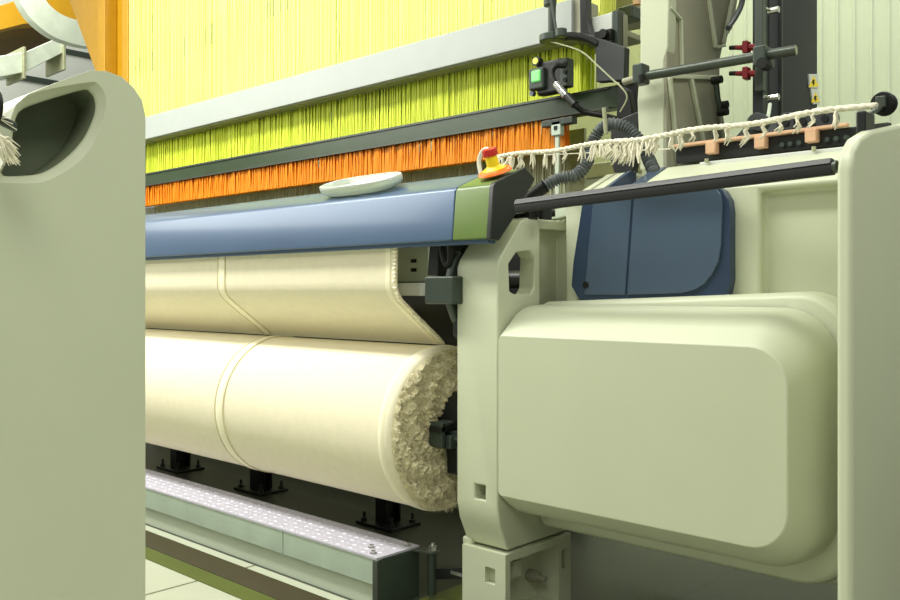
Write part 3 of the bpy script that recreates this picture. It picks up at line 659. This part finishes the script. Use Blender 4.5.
# roller on right panel
def roller(name,p,label,sc=1):
    t=thing(name,tuple(p),label,'roller','rope guide rollers')
    mb=MB(); k=28
    mb.rings([[p+Vector((math.cos(2*math.pi*i/k)*r_,x_,math.sin(2*math.pi*i/k)*r_)) for i in range(k)] for x_,r_ in ((-.018,.012),(-.018,.027),(-.014,.030),(-.008,.022),(.006,.022),(.012,.030),(.018,.028),(.018,.01))])
    mb.build('wheel','ink',t,angle=40)
    return t
rp=P(884,104,X=-.715)
t=roller('rope_roller',rp,'black guide roller at the right end of the fringed rope')
MB().box(rp.x-.012,rp.x+.012,rp.y-.032,rp.y-.016,rp.z-.014,rp.z+.016).build('axle_block','rod',t,bevel=.003)
a=P(866,125,X=-.72); MB().tube([rp+Vector((0,-.024,-.012)),a+Vector((0,0,.022))],.007,8).build('bracket_arm','rod',t)
a1=P(859,137,X=-.72);b1=P(869,115,X=-.72); MB().box(-.728,-.705,a1.y,b1.y,a1.z-.02,b1.z).build('bracket_block','black',t,bevel=.006)
MB().tube([P(868,129,X=-.715),P(888,126,X=-.715)],.010,8).build('foot_bar','ink',t)
# ---------------------------------------------------------------- end panels
t=thing('end_panel',(-.71,2.6,0),'beige end guard panel at the right edge, right of the rounded cover','machine panel')
o_=[(852,620),(852,170),(854,150),(861,137),(872,130),(900,124),(960,116),(1100,118),(1100,620)]
pts=[P(a,b,X=-.69) for a,b in o_]; 
pts=[Vector((p.x,p.y,0 if b==620 else p.z)) for p,(a,b) in zip(pts,o_)]
MB().prism(pts,(-.036,0,0)).build('panel_shell','body',t,bevel=.014,seg=5)
t=thing('end_panel',(-1.64,.55,0),'beige end guard panel in the left foreground with a dark curved opening','machine panel')
LX=-1.60
o_=[(-190,620),(-190,196),(-60,190),(-20,186),(0,170),(8,155),(11,138),(11,120),(17,104),(28,94),(60,81),(90,70.5),(106,71),(122,77),(134,88),(142,100),(145.5,116),(145.5,620)]
pts=[P(a,b,X=LX) for a,b in o_]
pts=[Vector((p.x,p.y,0 if b==620 else p.z)) for p,(a,b) in zip(pts,o_)]
hl=[(-30,176),(4,172),(14,150),(16,132),(19,117),(26,108),(50,99),(85,89),(93,91),(98,99),(98,112),(91,130),(82,144),(68,158),(52,169),(38,174),(10,175.5)]
cc=smoothpts([P(a,b,X=LX) for a,b in hl[1:]+hl[1:2]],4)[:-1]; cut=MB()
mid=sum(cc,Vector())/len(cc)
def grow(p,m): d=(p-mid); return p+d.normalized()*m
cut.rings([[grow(p,.022)+Vector((.006,0,0)) for p in cc],[grow(p,.016)+Vector((-.002,0,0)) for p in cc],[grow(p,.004)+Vector((-.009,0,0)) for p in cc],[p+Vector((-.014,0,0)) for p in cc]],True,False)
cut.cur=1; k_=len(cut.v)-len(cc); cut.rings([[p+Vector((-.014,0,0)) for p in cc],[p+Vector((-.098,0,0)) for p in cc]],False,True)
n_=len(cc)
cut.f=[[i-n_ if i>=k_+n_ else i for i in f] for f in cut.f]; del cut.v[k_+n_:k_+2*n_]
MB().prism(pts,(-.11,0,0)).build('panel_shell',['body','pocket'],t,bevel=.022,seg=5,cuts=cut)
rp=P(-15,106,X=-1.50)
t=roller('rope_roller',rp,'black guide roller at the far left edge above the frayed rope end')
MB().obox(P(2,121,X=-1.5),(.006,0,0),(0,.022,-.008),(0,0,.008)).build('bracket_arm','dark',t,bevel=.003)
t=thing('frayed_rope_end',tuple(P(0,148,X=-1.5)),'frayed white rope end at the left edge beside the dark opening','rope')
a=P(-10,138,X=-1.49); mb=MB()
for q in range(60):
    e=P(R.uniform(4,21),R.uniform(146,166),X=-1.49); m_=a.lerp(e,.55)+Vector((R.uniform(-.01,.01),0,.008)); mb.tube([a+Vector((0,R.uniform(-.012,.012),R.uniform(-.02,.02))),m_,e],[.003,.0025,.0006],4)
mb.tube([P(-40,120,X=-1.49),a],.014,8)
for e in ((13,124),(17,130),(10,118)): mb.tube([P(-2,118,X=-1.49),P(*e,X=-1.49)],.0007,4)
mb.build('fibres','yarn',t,smooth=False)
# ---------------------------------------------------------------- far left
t=thing('gantry_post',(-6.95,3.7,0),'tall ochre yellow steel leg beyond the left end of the yellow cords','gantry')
s=[(52,-80),(69,0),(97,76),(104,120),(130,120),(130,-80)]
pts=[P(a,b,Y=3.6) for a,b in s]; MB().prism(pts,(0,.05,0)).build('web_plate','ochre',t,bevel=.01)
a=P(100,60,Y=3.5);b=P(112,60,Y=3.5); MB().box(a.x,a.x+.12,3.48,3.6,0,5.5).build('flange','ochre',t,bevel=.01)
a=P(124,60,Y=3.5); MB().box(a.x,a.x+.10,3.48,3.6,0,5.5).build('flange','ochre',t,bevel=.01)
t=thing('air_duct',tuple(P(45,30,X=-12)),'wide curved galvanised air duct overhead at the far left','duct')
cp=smoothpts([P(x_,y_,X=-12) for x_,y_ in ((8,-70),(20,-25),(32,5),(48,22),(66,31),(90,36),(130,38))],6)
mb=MB(); rs=[]
for i,p in enumerate(cp):
    d=(cp[min(i+1,len(cp)-1)]-cp[max(i-1,0)]).normalized(); n=Vector((0,-d.z,d.y)); h=.17; rs.append([p+n*h+Vector((.08,0,0)),p+n*h-Vector((.08,0,0)),p-n*h-Vector((.08,0,0)),p-n*h+Vector((.08,0,0))])
mb.rings(rs).build('duct_bend','duct',t,angle=60)
t=thing('box_duct',tuple(P(45,50,X=-13)),'ribbed square galvanised duct below the curved duct at the far left','duct')
mb=MB(); mb.prism([P(x_,y_,X=-13) for x_,y_ in ((-40,62),(-40,85),(25,72),(64,52),(64,35),(25,52))],(-.6,0,0)).build('duct_run','duct',t,bevel=.01)
for x_ in (24,64): 
    p=P(x_,50 if x_==64 else 58,X=-12.98); MB().box(-13.6,-12.95,p.y-.02,p.y+.02,p.z-.30,p.z+.16).build('duct_collar','lowh',t,bevel=.01)
t=thing('roof_beam',tuple(P(20,30,X=-15)),'ochre roof beam behind the ducts at the far left','beam')
MB().prism([P(x_,y_,X=-15) for x_,y_ in ((-40,40),(-40,18),(24,-2),(80,-12),(80,20),(24,24))],(-.4,0,0)).build('beam_web','ochre',t,bevel=.01)
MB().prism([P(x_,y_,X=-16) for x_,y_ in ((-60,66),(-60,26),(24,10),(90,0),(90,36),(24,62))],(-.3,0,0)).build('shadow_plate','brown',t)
# ---------------------------------------------------------------- lights
W=bpy.data.worlds.new('hall_light'); bpy.context.scene.world=W; W.use_nodes=True
bg=W.node_tree.nodes['Background']; bg.inputs[0].default_value=(.93,1,.86,1); bg.inputs[1].default_value=.30
def area(loc,rot,sx,sy,e,c=(1,1,.92)):
    l=bpy.data.lights.new('ceiling_and_fill_lamp','AREA'); l.shape='RECTANGLE'; l.size=sx; l.size_y=sy; l.energy=e; l.color=c
    o=bpy.data.objects.new('ceiling_and_fill_lamp',l); col.objects.link(o); o.location=loc; o.rotation_euler=[math.radians(a) for a in rot]; return o
area((-4.6,.7,5.2),(18,0,0),6.5,.6,360)
area((-4.0,5.2,5.6),(-12,0,0),7,.6,260)
area((-13,2,7.8),(0,48,0),6,6,900)  # added lamp, tilted to brighten the far left wall
area((1.5,3.0,5.0),(0,25,0),1,4,90)
area((.4,-.9,3.6),(0,38,0),2,1.2,45)  # added fill, brightens the left foreground panel
area((-6.0,.8,3.2),(60,0,-20),3,1.2,60)  # added low fill for the front faces of the loom
# ---------------------------------------------------------------- camera
cd=bpy.data.cameras.new('camera'); cam=bpy.data.objects.new('camera',cd); col.objects.link(cam)
cam.location=(0,0,H); cam.rotation_euler=(math.radians(90),0,math.atan2(-FW[0],FW[1]))
cd.sensor_width=36; cd.lens=36*FPX/900; cd.shift_y=-8/900; cd.clip_start=.05
bpy.context.scene.camera=cam
vs=bpy.context.scene.view_settings; vs.view_transform='Standard'; vs.look='None'; vs.gamma=1; vs.exposure=0.12
